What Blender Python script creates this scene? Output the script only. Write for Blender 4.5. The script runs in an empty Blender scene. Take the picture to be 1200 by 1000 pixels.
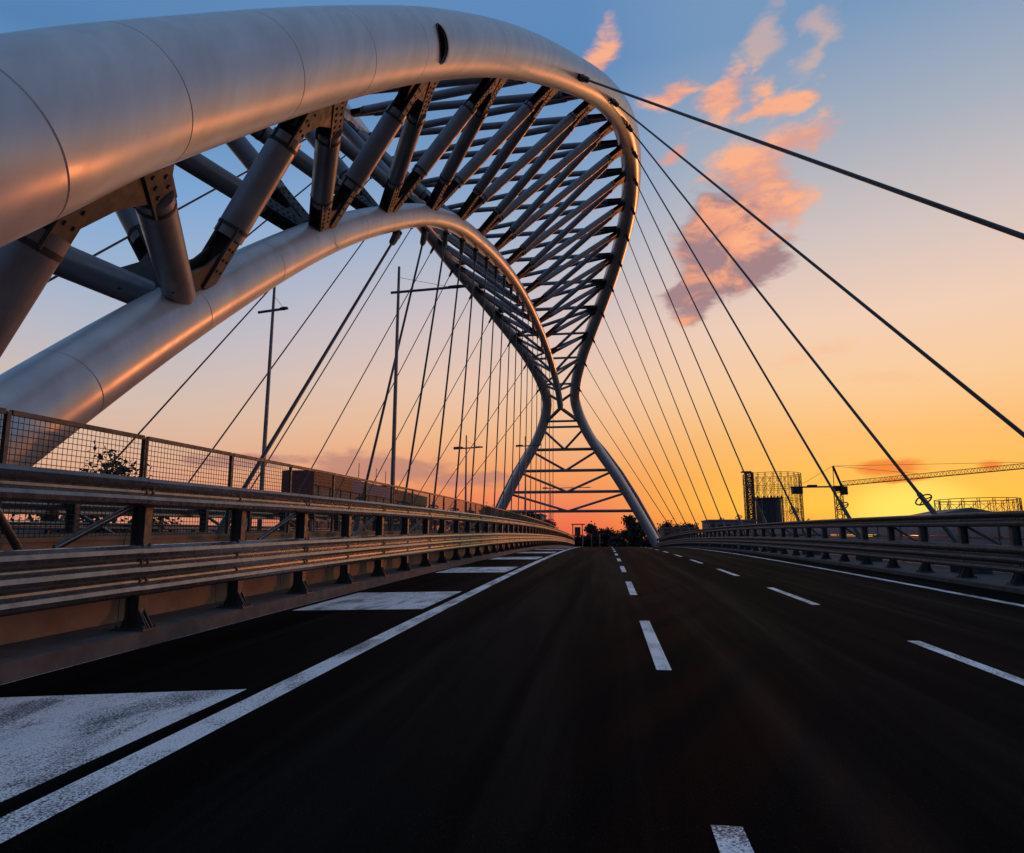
import bpy, bmesh, math, random
from mathutils import Vector, Matrix
R = math.radians
random.seed(7)
S = bpy.context.scene
COL = S.collection

# ------------------------------------------------------------------ camera
cam_d = bpy.data.cameras.new('camera'); cam = bpy.data.objects.new('camera', cam_d); COL.objects.link(cam)
cam.location = (0, 0, 1.55)
cam.rotation_euler = (R(90 + 9.654), 0, R(7.948))
cam_d.sensor_width = 36.0; cam_d.lens = 23.4; cam_d.clip_end = 8000; cam_d.clip_start = 0.05
S.camera = cam
S.render.engine = 'CYCLES'
S.view_settings.view_transform = 'Standard'; S.view_settings.look = 'None'
S.view_settings.exposure = 0.0; S.view_settings.gamma = 1.0
S.cycles.max_bounces = 6; S.cycles.use_denoising = True

# ------------------------------------------------------------------ sky
SUN_AZ, SUN_EL = 23.0, 4.2           # degrees, azimuth clockwise from the road direction (+Y)
world = bpy.data.worlds.new('World'); S.world = world; world.use_nodes = True
nt = world.node_tree; nt.nodes.clear()
class NG:
    def __init__(s, nt): s.nt = nt
    def n(s, t, **k):
        x = s.nt.nodes.new(t)
        for a, b in k.items(): setattr(x, a, b)
        return x
    def put(s, sock, v):
        if isinstance(v, (int, float)): sock.default_value = v
        elif isinstance(v, (tuple, list)):
            sock.default_value = tuple(v) + ((1,) if len(sock.default_value) == 4 and len(v) == 3 else ())
        else: s.nt.links.new(v, sock)
    def m(s, op, a, b=0.0, c=None, clamp=False):
        x = s.n('ShaderNodeMath', operation=op, use_clamp=clamp); s.put(x.inputs[0], a); s.put(x.inputs[1], b)
        if c is not None: s.put(x.inputs[2], c)
        return x.outputs[0]
    def v(s, op, a, b=(0, 0, 0)):
        x = s.n('ShaderNodeVectorMath', operation=op); s.put(x.inputs[0], a); s.put(x.inputs[1], b)
        return x.outputs['Value'] if op == 'DOT_PRODUCT' else x.outputs[0]
    def mix(s, f, a, b, blend='MIX'):
        x = s.n('ShaderNodeMix', data_type='RGBA', blend_type=blend); s.put(x.inputs[0], f); s.put(x.inputs[6], a); s.put(x.inputs[7], b)
        return x.outputs[2]
    def ramp(s, f, stops, interp='LINEAR'):
        x = s.n('ShaderNodeValToRGB'); cr = x.color_ramp; cr.interpolation = interp
        while len(cr.elements) < len(stops): cr.elements.new(0.5)
        for e, (p, c) in zip(cr.elements, stops): e.position = p; e.color = tuple(c) + (1,)
        s.put(x.inputs[0], f); return x.outputs[0]
    def smooth(s, f, a, b, to0=0.0, to1=1.0):
        x = s.n('ShaderNodeMapRange', interpolation_type='SMOOTHSTEP'); s.put(x.inputs[0], f)
        for i, q in enumerate((a, b, to0, to1)): s.put(x.inputs[i + 1], q)
        return x.outputs[0]
    def noise(s, vec, scale, detail=4, rough=0.55, dist=0.0):
        x = s.n('ShaderNodeTexNoise'); s.put(x.inputs['Vector'], vec); s.put(x.inputs['Scale'], scale)
        x.inputs['Detail'].default_value = detail; x.inputs['Roughness'].default_value = rough; x.inputs['Distortion'].default_value = dist
        return x.outputs[0]
def lin(*c): return tuple((v / 255 / 12.92) if v / 255 <= .04045 else ((v / 255 + .055) / 1.055) ** 2.4 for v in c)

g = NG(nt)
dirv = g.v('NORMALIZE', g.n('ShaderNodeTexCoord').outputs['Generated'])
sep = g.n('ShaderNodeSeparateXYZ'); nt.links.new(dirv, sep.inputs[0])
el = g.m('MULTIPLY', g.m('ARCSINE', sep.outputs[2]), 180 / math.pi)
az = g.m('MULTIPLY', g.m('ARCTAN2', sep.outputs[0], sep.outputs[1]), 180 / math.pi)
sunv = (math.sin(R(SUN_AZ)) * math.cos(R(SUN_EL)), math.cos(R(SUN_AZ)) * math.cos(R(SUN_EL)), math.sin(R(SUN_EL)))
hor = g.v('NORMALIZE', g.v('MULTIPLY', dirv, (1, 1, 0)))
caz = g.v('DOT_PRODUCT', hor, (math.sin(R(SUN_AZ)), math.cos(R(SUN_AZ)), 0))
def elr(stops): return [(max(0, e) / 90, lin(*c)) for e, c in stops]
e01 = g.m('DIVIDE', el, 90.0, clamp=True)
ZEN = (122, 150, 186)
warm = g.ramp(e01, elr([(0, (250, 152, 58)), (2.6, (255, 192, 66)), (5, (254, 186, 80)), (8, (253, 190, 112)), (12, (252, 206, 158)), (17, (246, 210, 186)), (23, (216, 200, 196)), (30, (172, 180, 194)), (38, (122, 156, 194)), (60, (116, 150, 192)), (90, ZEN)]))
mid = g.ramp(e01, elr([(0, (238, 98, 70)), (2.5, (246, 124, 84)), (5.5, (249, 160, 100)), (9, (249, 188, 138)), (13, (243, 202, 174)), (18, (224, 200, 194)), (24, (184, 190, 206)), (30, (136, 168, 206)), (38, (94, 139, 191)), (60, (112, 148, 194)), (90, ZEN)]))
cold = g.ramp(e01, elr([(0, (216, 142, 116)), (3, (228, 158, 126)), (6, (230, 182, 152)), (10, (218, 194, 180)), (15, (190, 190, 202)), (20, (158, 182, 212)), (26, (122, 168, 218)), (34, (86, 132, 182)), (45, (104, 144, 192)), (90, ZEN)]))
back = g.ramp(e01, elr([(0, (66, 68, 88)), (5, (78, 78, 98)), (11, (98, 98, 122)), (18, (100, 114, 146)), (28, (92, 124, 170)), (45, (96, 134, 182)), (90, ZEN)]))
f1 = g.smooth(caz, math.cos(R(26)), math.cos(R(4)))
f2 = g.smooth(caz, math.cos(R(66)), math.cos(R(22)))
f0 = g.smooth(caz, math.cos(R(128)), math.cos(R(78)))
base = g.mix(f1, g.mix(f2, g.mix(f0, back, cold), mid), warm)
glowv = (math.sin(R(SUN_AZ)) * math.cos(R(2.4)), math.cos(R(SUN_AZ)) * math.cos(R(2.4)), math.sin(R(2.4)))
glow = g.smooth(g.v('DOT_PRODUCT', g.v('NORMALIZE', g.v('MULTIPLY', dirv, (1, 1, 1.5))), glowv), math.cos(R(5.5)), math.cos(R(0.3)))
base = g.mix(g.m('MULTIPLY', glow, 0.8), base, lin(255, 232, 104))
# physically based scattering laid in lightly
sky = g.n('ShaderNodeTexSky', sky_type='NISHITA', sun_disc=False, sun_elevation=R(SUN_EL), sun_rotation=R(SUN_AZ))
skyc = g.mix(1.0, sky.outputs[0], (0.05, 0.05, 0.05), 'MULTIPLY')
base = g.mix(0.06, base, skyc)
# clouds
nv = g.v('MULTIPLY', dirv, (1.0, 1.0, 1.7))
wn = g.n('ShaderNodeTexNoise'); g.put(wn.inputs['Vector'], nv); wn.inputs['Scale'].default_value = 9; wn.inputs['Detail'].default_value = 5
ws = g.n('ShaderNodeSeparateColor'); nt.links.new(wn.outputs['Color'], ws.inputs[0])
azw = g.m('ADD', az, g.m('MULTIPLY', g.m('SUBTRACT', ws.outputs[0], 0.5), 6.5)); elw = g.m('ADD', el, g.m('MULTIPLY', g.m('SUBTRACT', ws.outputs[1], 0.5), 4.5))
azs = g.m('ADD', az, g.m('MULTIPLY', g.m('SUBTRACT', ws.outputs[0], 0.5), 5.0)); els = g.m('ADD', el, g.m('MULTIPLY', g.m('SUBTRACT', ws.outputs[1], 0.5), 1.4))
def blob(u0, v0, ru, rv, rot=0.0, U=None, V=None):
    du = g.m('SUBTRACT', U or azw, u0); dv = g.m('SUBTRACT', V or elw, v0); c, s_ = math.cos(R(rot)), math.sin(R(rot))
    p = g.m('ADD', g.m('MULTIPLY', du, c / ru), g.m('MULTIPLY', dv, s_ / ru))
    q = g.m('SUBTRACT', g.m('MULTIPLY', dv, c / rv), g.m('MULTIPLY', du, s_ / rv))
    return g.m('SUBTRACT', 1.0, g.m('SQRT', g.m('ADD', g.m('MULTIPLY', p, p), g.m('MULTIPLY', q, q))), clamp=True)
def union(bs):
    o = bs[0]
    for b in bs[1:]: o = g.m('MAXIMUM', o, b)
    return o
n1 = g.noise(nv, 15, 6, 0.58, 0.5); n2 = g.noise(g.v('MULTIPLY', nv, (1, 1, 2.2)), 30, 4, 0.55, 0.4)
nn = g.m('ADD', g.m('MULTIPLY', n1, 0.72), g.m('MULTIPLY', n2, 0.28))
pink = union([blob(0.2, 38.2, 3.2, 1.9, 30), blob(7.6, 35.3, 4.4, 2.0, 10), blob(12.2, 34.4, 4.4, 2.6, 34), blob(15.8, 33.2, 4.4, 1.7, 14), blob(7.2, 30.6, 2.6, 1.6, 20),
              blob(16.8, 29.9, 5.6, 1.9, 24), blob(13.6, 28.1, 5.4, 3.2, 10), blob(14.6, 25.6, 3.4, 3.6)])
dusk = union([blob(11.0, 24.3, 7.0, 5.2, 35), blob(11.8, 22.0, 6.0, 3.4, 25), blob(9.0, 20.2, 5.0, 2.2, 20)])
wisp = union([blob(15.2, 37.9, 3.6, 1.9, 42), blob(18.4, 36.2, 3.2, 1.5, 45), blob(17.2, 14.4, 6.5, 1.1, 4, azs, els), blob(6.0, 9.9, 2.4, 0.4, 0, azs, els), blob(22.4, 12.0, 8, 1.0, -3, azs, els)])
lowc = union([blob(-19.5, 5.8, 9.0, 2.0, -3, azs, els), blob(-29.0, 6.4, 8.0, .9, 4, azs, els), blob(-12, 5.0, 7, 1.0, 0, azs, els)])
strk = union([blob(21.6, 5.3, 3.0, 1.0, -2, azs, els), blob(27.6, 5.2, 1.4, 0.5, 0, azs, els), blob(22.5, 4.3, 2.6, .3, 0, azs, els)])
def dens(mask, lo, hi, amt, k=1.6): return g.m('MULTIPLY', g.m('MULTIPLY', g.smooth(g.m('ADD', mask, g.m('MULTIPLY', g.m('SUBTRACT', nn, 0.5), k)), lo, hi), g.smooth(mask, 0.0, 0.22)), amt)
litn = g.smooth(nn, 0.42, 0.60)
base = g.mix(dens(dusk, 0.10, 0.46, 0.9, 1.3), base, g.mix(g.smooth(n1, 0.45, 0.66), lin(158, 122, 128), lin(246, 160, 122)))
base = g.mix(dens(pink, 0.16, 0.80, 0.92, 2.4), base, g.mix(litn, lin(226, 158, 140), lin(254, 178, 136)))
base = g.mix(dens(wisp, 0.2, 1.0, 0.42, 2.6), base, lin(250, 190, 145))
base = g.mix(dens(lowc, 0.16, 0.62, 0.65, 1.8), base, lin(172, 122, 120))
base = g.mix(dens(strk, 0.08, 0.7, 0.8, 1.6), base, lin(242, 122, 52))
gnd = g.smooth(el, -3.0, 0.0)
base = g.mix(gnd, lin(70, 50, 42), base)
bg = g.n('ShaderNodeBackground'); nt.links.new(base, bg.inputs[0]); bg.inputs[1].default_value = 1.0
out = g.n('ShaderNodeOutputWorld'); nt.links.new(bg.outputs[0], out.inputs[0])

# ------------------------------------------------------------------ sun
sd = bpy.data.lights.new('sun', 'SUN'); sd.energy = 0.5; sd.angle = R(0.6); sd.color = (1.0, 0.25, 0.07)
so = bpy.data.objects.new('sun', sd); COL.objects.link(so)
so.rotation_euler = Vector(sunv).to_track_quat('Z', 'Y').to_euler()

# ------------------------------------------------------------------ materials
def new_mat(name):
    m = bpy.data.materials.new(name); m.use_nodes = True; n = NG(m.node_tree)
    return m, n, m.node_tree.nodes['Principled BSDF']
def simple(name, col, rough=0.6, metal=0.0, var=0.25, scale=3.0, bump=0.0, bscale=40.0, spec=0.5, streak=(1, 1, 1), rv=0.09):
    m, n, p = new_mat(name)
    co = n.v('MULTIPLY', n.n('ShaderNodeTexCoord').outputs['Object'], streak)
    a = n.noise(co, scale, 5, 0.6)
    c = n.mix(n.smooth(a, 0.3, 0.7), tuple(x * (1 - var) for x in col), tuple(min(1, x * (1 + var)) for x in col))
    n.put(p.inputs['Base Color'], c); p.inputs['Metallic'].default_value = metal; p.inputs['Specular IOR Level'].default_value = spec
    n.put(p.inputs['Roughness'], n.smooth(n.noise(co, scale * 2.7, 4), 0.3, 0.7, max(0.05, rough - rv), rough + rv))
    if bump:
        b = n.n('ShaderNodeBump'); b.inputs['Strength'].default_value = bump; b.inputs['Distance'].default_value = 0.01
        n.put(b.inputs['Height'], n.noise(co, bscale, 4, 0.7)); n.put(p.inputs['Normal'], b.outputs[0])
    return m
M = {}
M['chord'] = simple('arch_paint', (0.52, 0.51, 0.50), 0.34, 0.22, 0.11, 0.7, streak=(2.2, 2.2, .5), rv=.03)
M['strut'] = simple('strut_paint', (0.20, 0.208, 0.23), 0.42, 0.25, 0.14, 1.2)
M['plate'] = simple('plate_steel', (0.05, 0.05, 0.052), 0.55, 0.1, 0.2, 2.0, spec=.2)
M['bolt'] = simple('bolt_steel', (0.09, 0.085, 0.08), 0.5, 0.5)
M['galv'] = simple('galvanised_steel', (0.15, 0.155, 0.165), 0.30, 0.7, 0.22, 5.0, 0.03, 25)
M['galv_shaded'] = simple('shaded_galvanised_steel', (0.075, 0.078, 0.085), 0.6, 0.25, 0.25, 5.0, spec=.3)  # same steel as galv, with the right barrier's backlit shade put into its colour
M['galvd'] = simple('weathered_steel', (0.07, 0.068, 0.066), 0.55, 0.4, 0.3, 4.0, 0.1, 50)
M['cable'] = simple('cable_sheath', (0.035, 0.035, 0.038), 0.45, 0.2)
M['conc'] = simple('concrete', (0.075, 0.072, 0.07), 0.85, 0, 0.25, 2.5, 0.35, 70)
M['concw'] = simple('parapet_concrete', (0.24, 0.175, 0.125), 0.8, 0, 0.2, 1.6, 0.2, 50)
M['panel'] = simple('screen_panel', (0.20, 0.22, 0.26), 0.5, 0.1, 0.15, 1.5)
M['wire'] = simple('wire', (0.05, 0.05, 0.05), 0.5, 0.6)
M['pole'] = simple('pole_steel', (0.16, 0.16, 0.17), 0.45, 0.5)
M['rust'] = simple('rusty_iron', (0.26, 0.10, 0.04), 0.75, 0.2, 0.35, 0.4)
M['rustd'] = simple('dark_rust', (0.10, 0.042, 0.02), 0.75, 0.1)
M['dark'] = simple('dark_iron', (0.02, 0.018, 0.018), 0.7, 0.1)
M['bark'] = simple('bark', (0.06, 0.045, 0.03), 0.9)
M['leaf'] = simple('leaves', (0.02, 0.028, 0.012), 0.7, 0, 0.4, 0.8)
M['leaf2'] = simple('dark_leaves', (0.014, 0.02, 0.01), 0.7, 0, 0.4, 0.8)
M['ground'] = simple('earth', (0.05, 0.045, 0.03), 0.95, 0, 0.4, 0.02)
M['brick'] = simple('ochre_render', (0.20, 0.11, 0.06), 0.85, 0, 0.2, 0.5)
M['grey'] = simple('grey_render', (0.16, 0.15, 0.145), 0.85, 0, 0.2, 0.5)
M['glass'] = simple('dark_glass', (0.03, 0.035, 0.04), 0.12, 0, 0.1)
M['cred'] = simple('container_red', (0.15, 0.022, 0.014), 0.6)
M['cblue'] = simple('container_blue', (0.025, 0.065, 0.19), 0.6)
M['cgrey'] = simple('container_grey', (0.06, 0.066, 0.062), 0.6)
M['lamp'] = simple('lamp_housing', (0.05, 0.05, 0.055), 0.5, 0.4)
M['crane'] = simple('crane_paint', (0.30, 0.17, 0.03), 0.5, 0.2)
# asphalt
m, n, p = new_mat('asphalt'); co = n.n('ShaderNodeTexCoord').outputs['Object']
wear = n.noise(n.v('MULTIPLY', co, (1.0, 0.035, 1)), 1.3, 4, 0.6, 0.6)
gr = n.noise(co, 75, 3, 0.75)
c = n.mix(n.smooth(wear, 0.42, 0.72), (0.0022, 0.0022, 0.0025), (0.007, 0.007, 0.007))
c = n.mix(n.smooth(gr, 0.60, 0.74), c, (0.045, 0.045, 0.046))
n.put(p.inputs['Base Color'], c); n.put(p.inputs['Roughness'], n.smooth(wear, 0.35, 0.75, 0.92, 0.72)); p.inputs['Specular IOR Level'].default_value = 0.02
b = n.n('ShaderNodeBump'); b.inputs['Strength'].default_value = 0.6; b.inputs['Distance'].default_value = 0.006
n.put(b.inputs['Height'], n.noise(co, 110, 3, 0.7)); n.put(p.inputs['Normal'], b.outputs[0]); M['asphalt'] = m
# road paint, worn and speckled
m, n, p = new_mat('road_paint'); co = n.n('ShaderNodeTexCoord').outputs['Object']
sp = n.noise(co, 62, 4, 0.8); wr = n.noise(n.v('MULTIPLY', co, (1, .35, 1)), 2.2, 5, 0.65, 0.8)
thr = n.smooth(wr, 0.35, 0.72, 0.38, 0.54)
k = n.smooth(n.m('SUBTRACT', sp, thr), -0.02, 0.07)
n.put(p.inputs['Base Color'], n.mix(k, (0.07, 0.07, 0.074), (0.92, 0.905, 0.88)))
p.inputs['Roughness'].default_value = 0.6; p.inputs['Specular IOR Level'].default_value = 0.5
b = n.n('ShaderNodeBump'); b.inputs['Strength'].default_value = 0.5; b.inputs['Distance'].default_value = 0.005
n.put(b.inputs['Height'], sp); n.put(p.inputs['Normal'], b.outputs[0]); M['paint'] = m

# ------------------------------------------------------------------ mesh helpers
class MB:
    def __init__(s): s.v = []; s.f = []; s.sm = []; s.mi = {}
    def add(s, vs, fs, smooth=False):
        o = len(s.v); s.v += [tuple(x) for x in vs]; s.f += [tuple(i + o for i in f) for f in fs]; s.sm += [smooth] * len(fs); return s
    def box(s, x0, x1, y0, y1, z0, z1, mat=None):
        vs = [Vector((x, y, z)) for z in (z0, z1) for y in (y0, y1) for x in (x0, x1)]
        if mat: vs = [mat @ q for q in vs]
        return s.add(vs, [(0, 2, 3, 1), (4, 5, 7, 6), (0, 1, 5, 4), (2, 6, 7, 3), (0, 4, 6, 2), (1, 3, 7, 5)])
    def tube(s, pts, rad, n=8, caps=True, smooth=True):
        pts = [Vector(q) for q in pts]; k = len(pts); rad = rad if isinstance(rad, (list, tuple)) else [rad] * k
        tg = [(pts[min(i + 1, k - 1)] - pts[max(i - 1, 0)]).normalized() for i in range(k)]
        up = Vector((0, 0, 1)) if abs(tg[0].z) < 0.95 else Vector((1, 0, 0))
        u = tg[0].cross(up).normalized(); vs = []
        for i in range(k):
            u = (u - tg[i] * u.dot(tg[i])).normalized(); w = tg[i].cross(u)
            for j in range(n):
                a = 2 * math.pi * j / n; vs.append(pts[i] + (u * math.cos(a) + w * math.sin(a)) * rad[i])
        fs = [(i * n + j, i * n + (j + 1) % n, (i + 1) * n + (j + 1) % n, (i + 1) * n + j) for i in range(k - 1) for j in range(n)]
        s.add(vs, fs, smooth)
        if caps:
            s.add([vs[j] for j in range(n)], [tuple(range(n - 1, -1, -1))]); s.add([vs[(k - 1) * n + j] for j in range(n)], [tuple(range(n))])
        return s
    def bar(s, a, b, w, h, up=Vector((0, 0, 1))):
        a, b = Vector(a), Vector(b); d = (b - a); L = d.length; d.normalize()
        x = d.cross(up)
        if x.length < 1e-4: x = d.cross(Vector((1, 0, 0)))
        x.normalize(); z = x.cross(d)
        mt = Matrix((x, d, z)).transposed().to_4x4(); mt.translation = a
        return s.box(-w / 2, w / 2, 0, L, -h / 2, h / 2, mt)
    def prism(s, poly, off):
        n = len(poly); off = Vector(off); poly = [Vector(q) for q in poly]
        vs = [q - off for q in poly] + [q + off for q in poly]
        return s.add(vs, [tuple(range(n - 1, -1, -1)), tuple(range(n, 2 * n))] + [(i, (i + 1) % n, n + (i + 1) % n, n + i) for i in range(n)])
    def mesh(s, name):
        me = bpy.data.meshes.new(name); me.from_pydata(s.v, [], s.f); me.polygons.foreach_set('use_smooth', s.sm)
        for i_, k_ in s.mi.items(): me.polygons[i_].material_index = k_
        me.update(); return me
    def build(s, name, mat, parent=None, **kw):
        return link(name, s.mesh(name), mat, parent, **kw)
def link(name, me, mat, parent=None, mw=None, **kw):
    if mat is not None and not me.materials: me.materials.append(M[mat])
    o = bpy.data.objects.new(name, me); COL.objects.link(o)
    if parent is not None:
        o.parent = parent
        if parent.type == 'EMPTY' or True: o.matrix_parent_inverse = pinv(parent)
    if mw is not None: o.matrix_basis = mw
    for k_, v_ in kw.items(): o[k_] = v_
    return o
def world_of(o):
    m_ = o.matrix_basis.copy()
    return (world_of(o.parent) @ o.matrix_parent_inverse @ m_) if o.parent else m_
def pinv(o): return world_of(o).inverted()
def thing(name, loc, label, cat, group=None):
    o = bpy.data.objects.new(name, None); COL.objects.link(o); o.location = loc; o.empty_display_size = 0.3
    o['label'] = label; o['category'] = cat
    if group: o['group'] = group
    return o
def tag(o, label, cat, group=None):
    o['label'] = label; o['category'] = cat
    if group: o['group'] = group
    return o
# empties are set through location: matrix_basis is not refreshed until then
def struct(o): o['kind'] = 'structure'; return o
ORD = 'first second third fourth fifth sixth seventh eighth ninth tenth eleventh twelfth thirteenth fourteenth fifteenth sixteenth seventeenth eighteenth'.split()

# ------------------------------------------------------------------ deck profile: a cambered bridge
def dz(y): return 0.0244 * y - 0.000386 * y * y / 2
def ds(y): return 0.0244 - 0.000386 * y
def strip(name, mat, x0, x1, y0, y1, h, step=2.0, parent=None, thick=None, **kw):
    mb = MB(); k = max(1, int(round((y1 - y0) / step))); ys = [y0 + (y1 - y0) * i / k for i in range(k + 1)]
    if thick is None:
        vs = [q for y in ys for q in ((x0, y, dz(y) + h), (x1, y, dz(y) + h))]
        fs = [(2 * i, 2 * i + 1, 2 * i + 3, 2 * i + 2) for i in range(k)]
    else:
        vs = [q for y in ys for q in ((x0, y, dz(y) + h), (x1, y, dz(y) + h), (x1, y, dz(y) + h - thick), (x0, y, dz(y) + h - thick))]
        fs = []
        for i in range(k):
            for j in range(4): fs.append((4 * i + j, 4 * i + (j + 1) % 4, 4 * i + 4 + (j + 1) % 4, 4 * i + 4 + j))
        fs += [(3, 2, 1, 0), tuple(4 * k + j for j in range(4))]
    mb.add(vs, fs); return mb.build(name, mat, parent, **kw)
def deckmat(x, y, h=0.0, flip=False):
    t = Vector((0, 1, ds(y))).normalized(); xx = Vector((1, 0, 0))
    if flip: t = -t; xx = -xx
    zz = xx.cross(t); mt = Matrix((xx, t, zz)).transposed().to_4x4(); mt.translation = (x, y, dz(y) + h); return mt
AX = -8.8                        # centre line of the bridge (the median)
Y0, Y1 = -14.0, 262.0

# ground, far below the deck
gb = MB(); gb.add([(-3500, -600, -9.5), (3500, -600, -9.5), (3500, 6000, -9.5), (-3500, 6000, -9.5)], [(0, 1, 2, 3)])
struct(gb.build('ground', 'ground'))
# carriageways and slabs
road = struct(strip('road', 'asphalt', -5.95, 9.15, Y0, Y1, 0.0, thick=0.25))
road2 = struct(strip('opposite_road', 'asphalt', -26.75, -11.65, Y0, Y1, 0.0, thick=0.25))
struct(strip('bridge_deck', 'conc', -30.2, 12.6, Y0, Y1, -0.26, 4, thick=1.5))
struct(strip('median_kerb', 'conc', -7.75, -5.953, Y0, Y1, 0.20, 2, thick=0.4))
struct(strip('opposite_median_kerb', 'conc', -11.647, -9.85, Y0, Y1, 0.20, 2, thick=0.4))
struct(strip('outer_kerb', 'conc', 9.153, 12.6, Y0, Y1, 0.10, 2, thick=0.3))
struct(strip('opposite_outer_kerb', 'conc', -30.2, -26.753, Y0, Y1, 0.10, 2, thick=0.3))
struct(strip('kerb_joint', 'paint', -5.93, -5.915, Y0, 60, 0.004, 2))
# painted markings, parts of the road
strip('edge_line', 'paint', -3.24, -2.98, Y0, 120, 0.004, 2, parent=road)
strip('edge_line', 'paint', 7.72, 7.92, Y0, 120, 0.004, 2, parent=road)
for i in range(16):
    y = -8.2 + 7.9 * i + (.4 if i == 1 else 0); strip('lane_dash', 'paint', 0.50, 0.66, y, y + 3.75, 0.004, 1.8, parent=road)
    y = -1.8 + 7.9 * i; strip('lane_dash', 'paint', 3.93, 4.09, y, y + 3.75, 0.004, 1.8, parent=road)
for i in range(12):
    a = 1.8 + 10.4 * i; mb = MB(); xs = (-5.75, -3.42)
    q = [(xs[0], a - .25), (xs[1], a + .25), (xs[1], a + 3.7), (xs[0], a + 3.1)]
    if i == 0: q = [(-5.75, 1.6), (-3.42, 1.6), (-3.42, 6.25), (-5.75, 5.6)]
    mb.add([(x, y, dz(y) + 0.004) for x, y in q], [(0, 1, 2, 3)]); mb.build('hatch_bar', 'paint', road)
for x0 in (-26.2, -12.4): strip('edge_line', 'paint', x0, x0 + .2, Y0, 120, 0.004, 2, parent=road2)
for i in range(14):
    y = -5 + 7.15 * i; strip('lane_dash', 'paint', -19.3, -19.15, y, y + 3.5, 0.004, 1.8, parent=road2)

# ------------------------------------------------------------------ crash barriers
def prof_mesh(name, prof, L, th=0.012):
    """corrugated beam: profile (x, z) swept along y, with real thickness"""
    mb = MB(); n = len(prof); nor = []
    for i in range(n):
        a = prof[max(i - 1, 0)]; b = prof[min(i + 1, n - 1)]; t = Vector((b[0] - a[0], b[1] - a[1])).normalized(); nor.append((t.y, -t.x))
    loop = list(prof) + [(prof[i][0] + nor[i][0] * th, prof[i][1] + nor[i][1] * th) for i in range(n - 1, -1, -1)]
    k = len(loop); vs = [(x, 0, z) for x, z in loop] + [(x, L, z) for x, z in loop]
    mb.add(vs, [(i, (i + 1) % k, k + (i + 1) % k, k + i) for i in range(k)]); 
    for e in (0, k):
        mb.add([], []); o = e
        mb.f += [(o + i, o + i + 1, o + k - 2 - i, o + k - 1 - i) if e == 0 else (o + k - 1 - i, o + k - 2 - i, o + i + 1, o + i) for i in range(n - 1)]; mb.sm += [False] * (n - 1)
    for (x, z) in [prof[i] for i in range(n) if prof[i][0] < -.005 and 0 < i < n - 1]:
        for yy in (0.10, 0.22, L / 2):
            o_ = len(mb.f); mb.tube([(x - .005, yy, z + .02), (x + .022, yy, z + .02)], .021, 6, smooth=False)
            for q_ in range(o_, len(mb.f)): mb.mi[q_] = 1
    me = mb.mesh(name); me.materials.append(M['galv']); me.materials.append(M['bolt']); return me
PW, BL = 2.4, 4.8
low_prof = [(-.07, 0.0), (-.01, .0), (.05, .03), (.065, .07), (.05, .11), (-.02, .155), (-.03, .19), (-.02, .215), (.05, .26), (.065, .30), (.05, .345), (-.02, .39), (-.03, .42), (-.02, .445), (.05, .49), (.065, .535), (.05, .58), (-.01, .62), (-.07, .625)]
up_prof = [(-.16, .0), (-.02, .0), (.05, .025), (.06, .07), (.045, .105), (-.04, .15), (-.05, .19), (-.04, .22), (.04, .265), (.055, .30), (.03, .34), (-.16, .355)]
me_low = prof_mesh('lower_beam', low_prof, BL - .006); me_up = prof_mesh('upper_beam', up_prof, BL - .006)
def post_mesh(hlow, hup, top):
    mb = MB()
    mb.box(-.30, -.285, -.07, .07, 0.02, top); mb.box(-.12, -.105, -.07, .07, 0.02, top); mb.box(-.285, -.12, -.008, .008, 0.02, top)
    mb.box(-.42, .05, -.16, .16, 0, .02)                                                # base plate
    mb.prism([(-.105, 0, .02), (.03, 0, .02), (-.105, 0, .22)], (0, .009, 0)); mb.prism([(-.30, 0, .02), (-.40, 0, .02), (-.30, 0, .26)], (0, .009, 0))
    for yy in (-.055, .055): mb.prism([(-.105, yy, .02), (.03, yy, .02), (-.105, yy, .26)], (0, .005, 0))
    for x in (-.36, .02):
        for y in (-.12, .12): mb.tube([(x, y, .02), (x, y, .06)], .017, 6, smooth=False)
    mb.box(-.105, -.045, -.055, .055, hlow + .08, hlow + .55)                           # spacer block
    mb.box(-.105, -.06, -.055, .055, hup + .06, hup + .30)
    return mb.mesh('post')
def brace_mesh(a, b): return MB().tube([a, b], .045, 8).mesh('brace')
def barrier(name, x, base, hlow, hup, flip, label, y0, y1, mats=None):
    y_s = y0 + .0; root = thing(name, (x, 0, dz(0) + base), label, 'guard rail')
    bpy.context.view_layer.update()
    pm = post_mesh(hlow, hup, hup + .34); b1 = brace_mesh((-.2, .07, hup + .05), (-.62, .95, hlow + .62)); b2 = brace_mesh((-.2, -.07, hup + .05), (-.62, -.95, hlow + .62))
    n = int((y1 - y0) / PW)
    for i in range(n):
        y = y0 + PW * i
        link('post', pm, 'galvd', root, deckmat(x, y, base, flip))
        link('brace', b1 if (i % 2) else b2, 'galv_shaded' if mats else 'galv', root, deckmat(x, y, base, flip))
        if i % 2 == 0:
            for nm, me, h in (('lower_beam', (mats or (me_low, me_up))[0], hlow), ('upper_beam', (mats or (me_low, me_up))[1], hup)):
                mt = deckmat(x, y - .3 + (BL if flip else 0), base + h, flip); dx = (random.random() - .5) * .006
                mt.translation.x += dx; link(nm, me, 'galv', root, mt)
    return root
shaded_beams = (me_low.copy(), me_up.copy())
for me_ in shaded_beams: me_.materials[0] = M['galv_shaded']
barrier('guard_rail', -5.98, 0.20, 0.46, 1.61, False, 'tall steel crash barrier of two corrugated beams beside the hatched road bars', -6.1, 128)
barrier('guard_rail', 9.62, 0.10, 0.30, 1.40, True, 'tall steel crash barrier in front of the grey screen panels and crane', -6.1, 132, shaded_beams)
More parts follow.
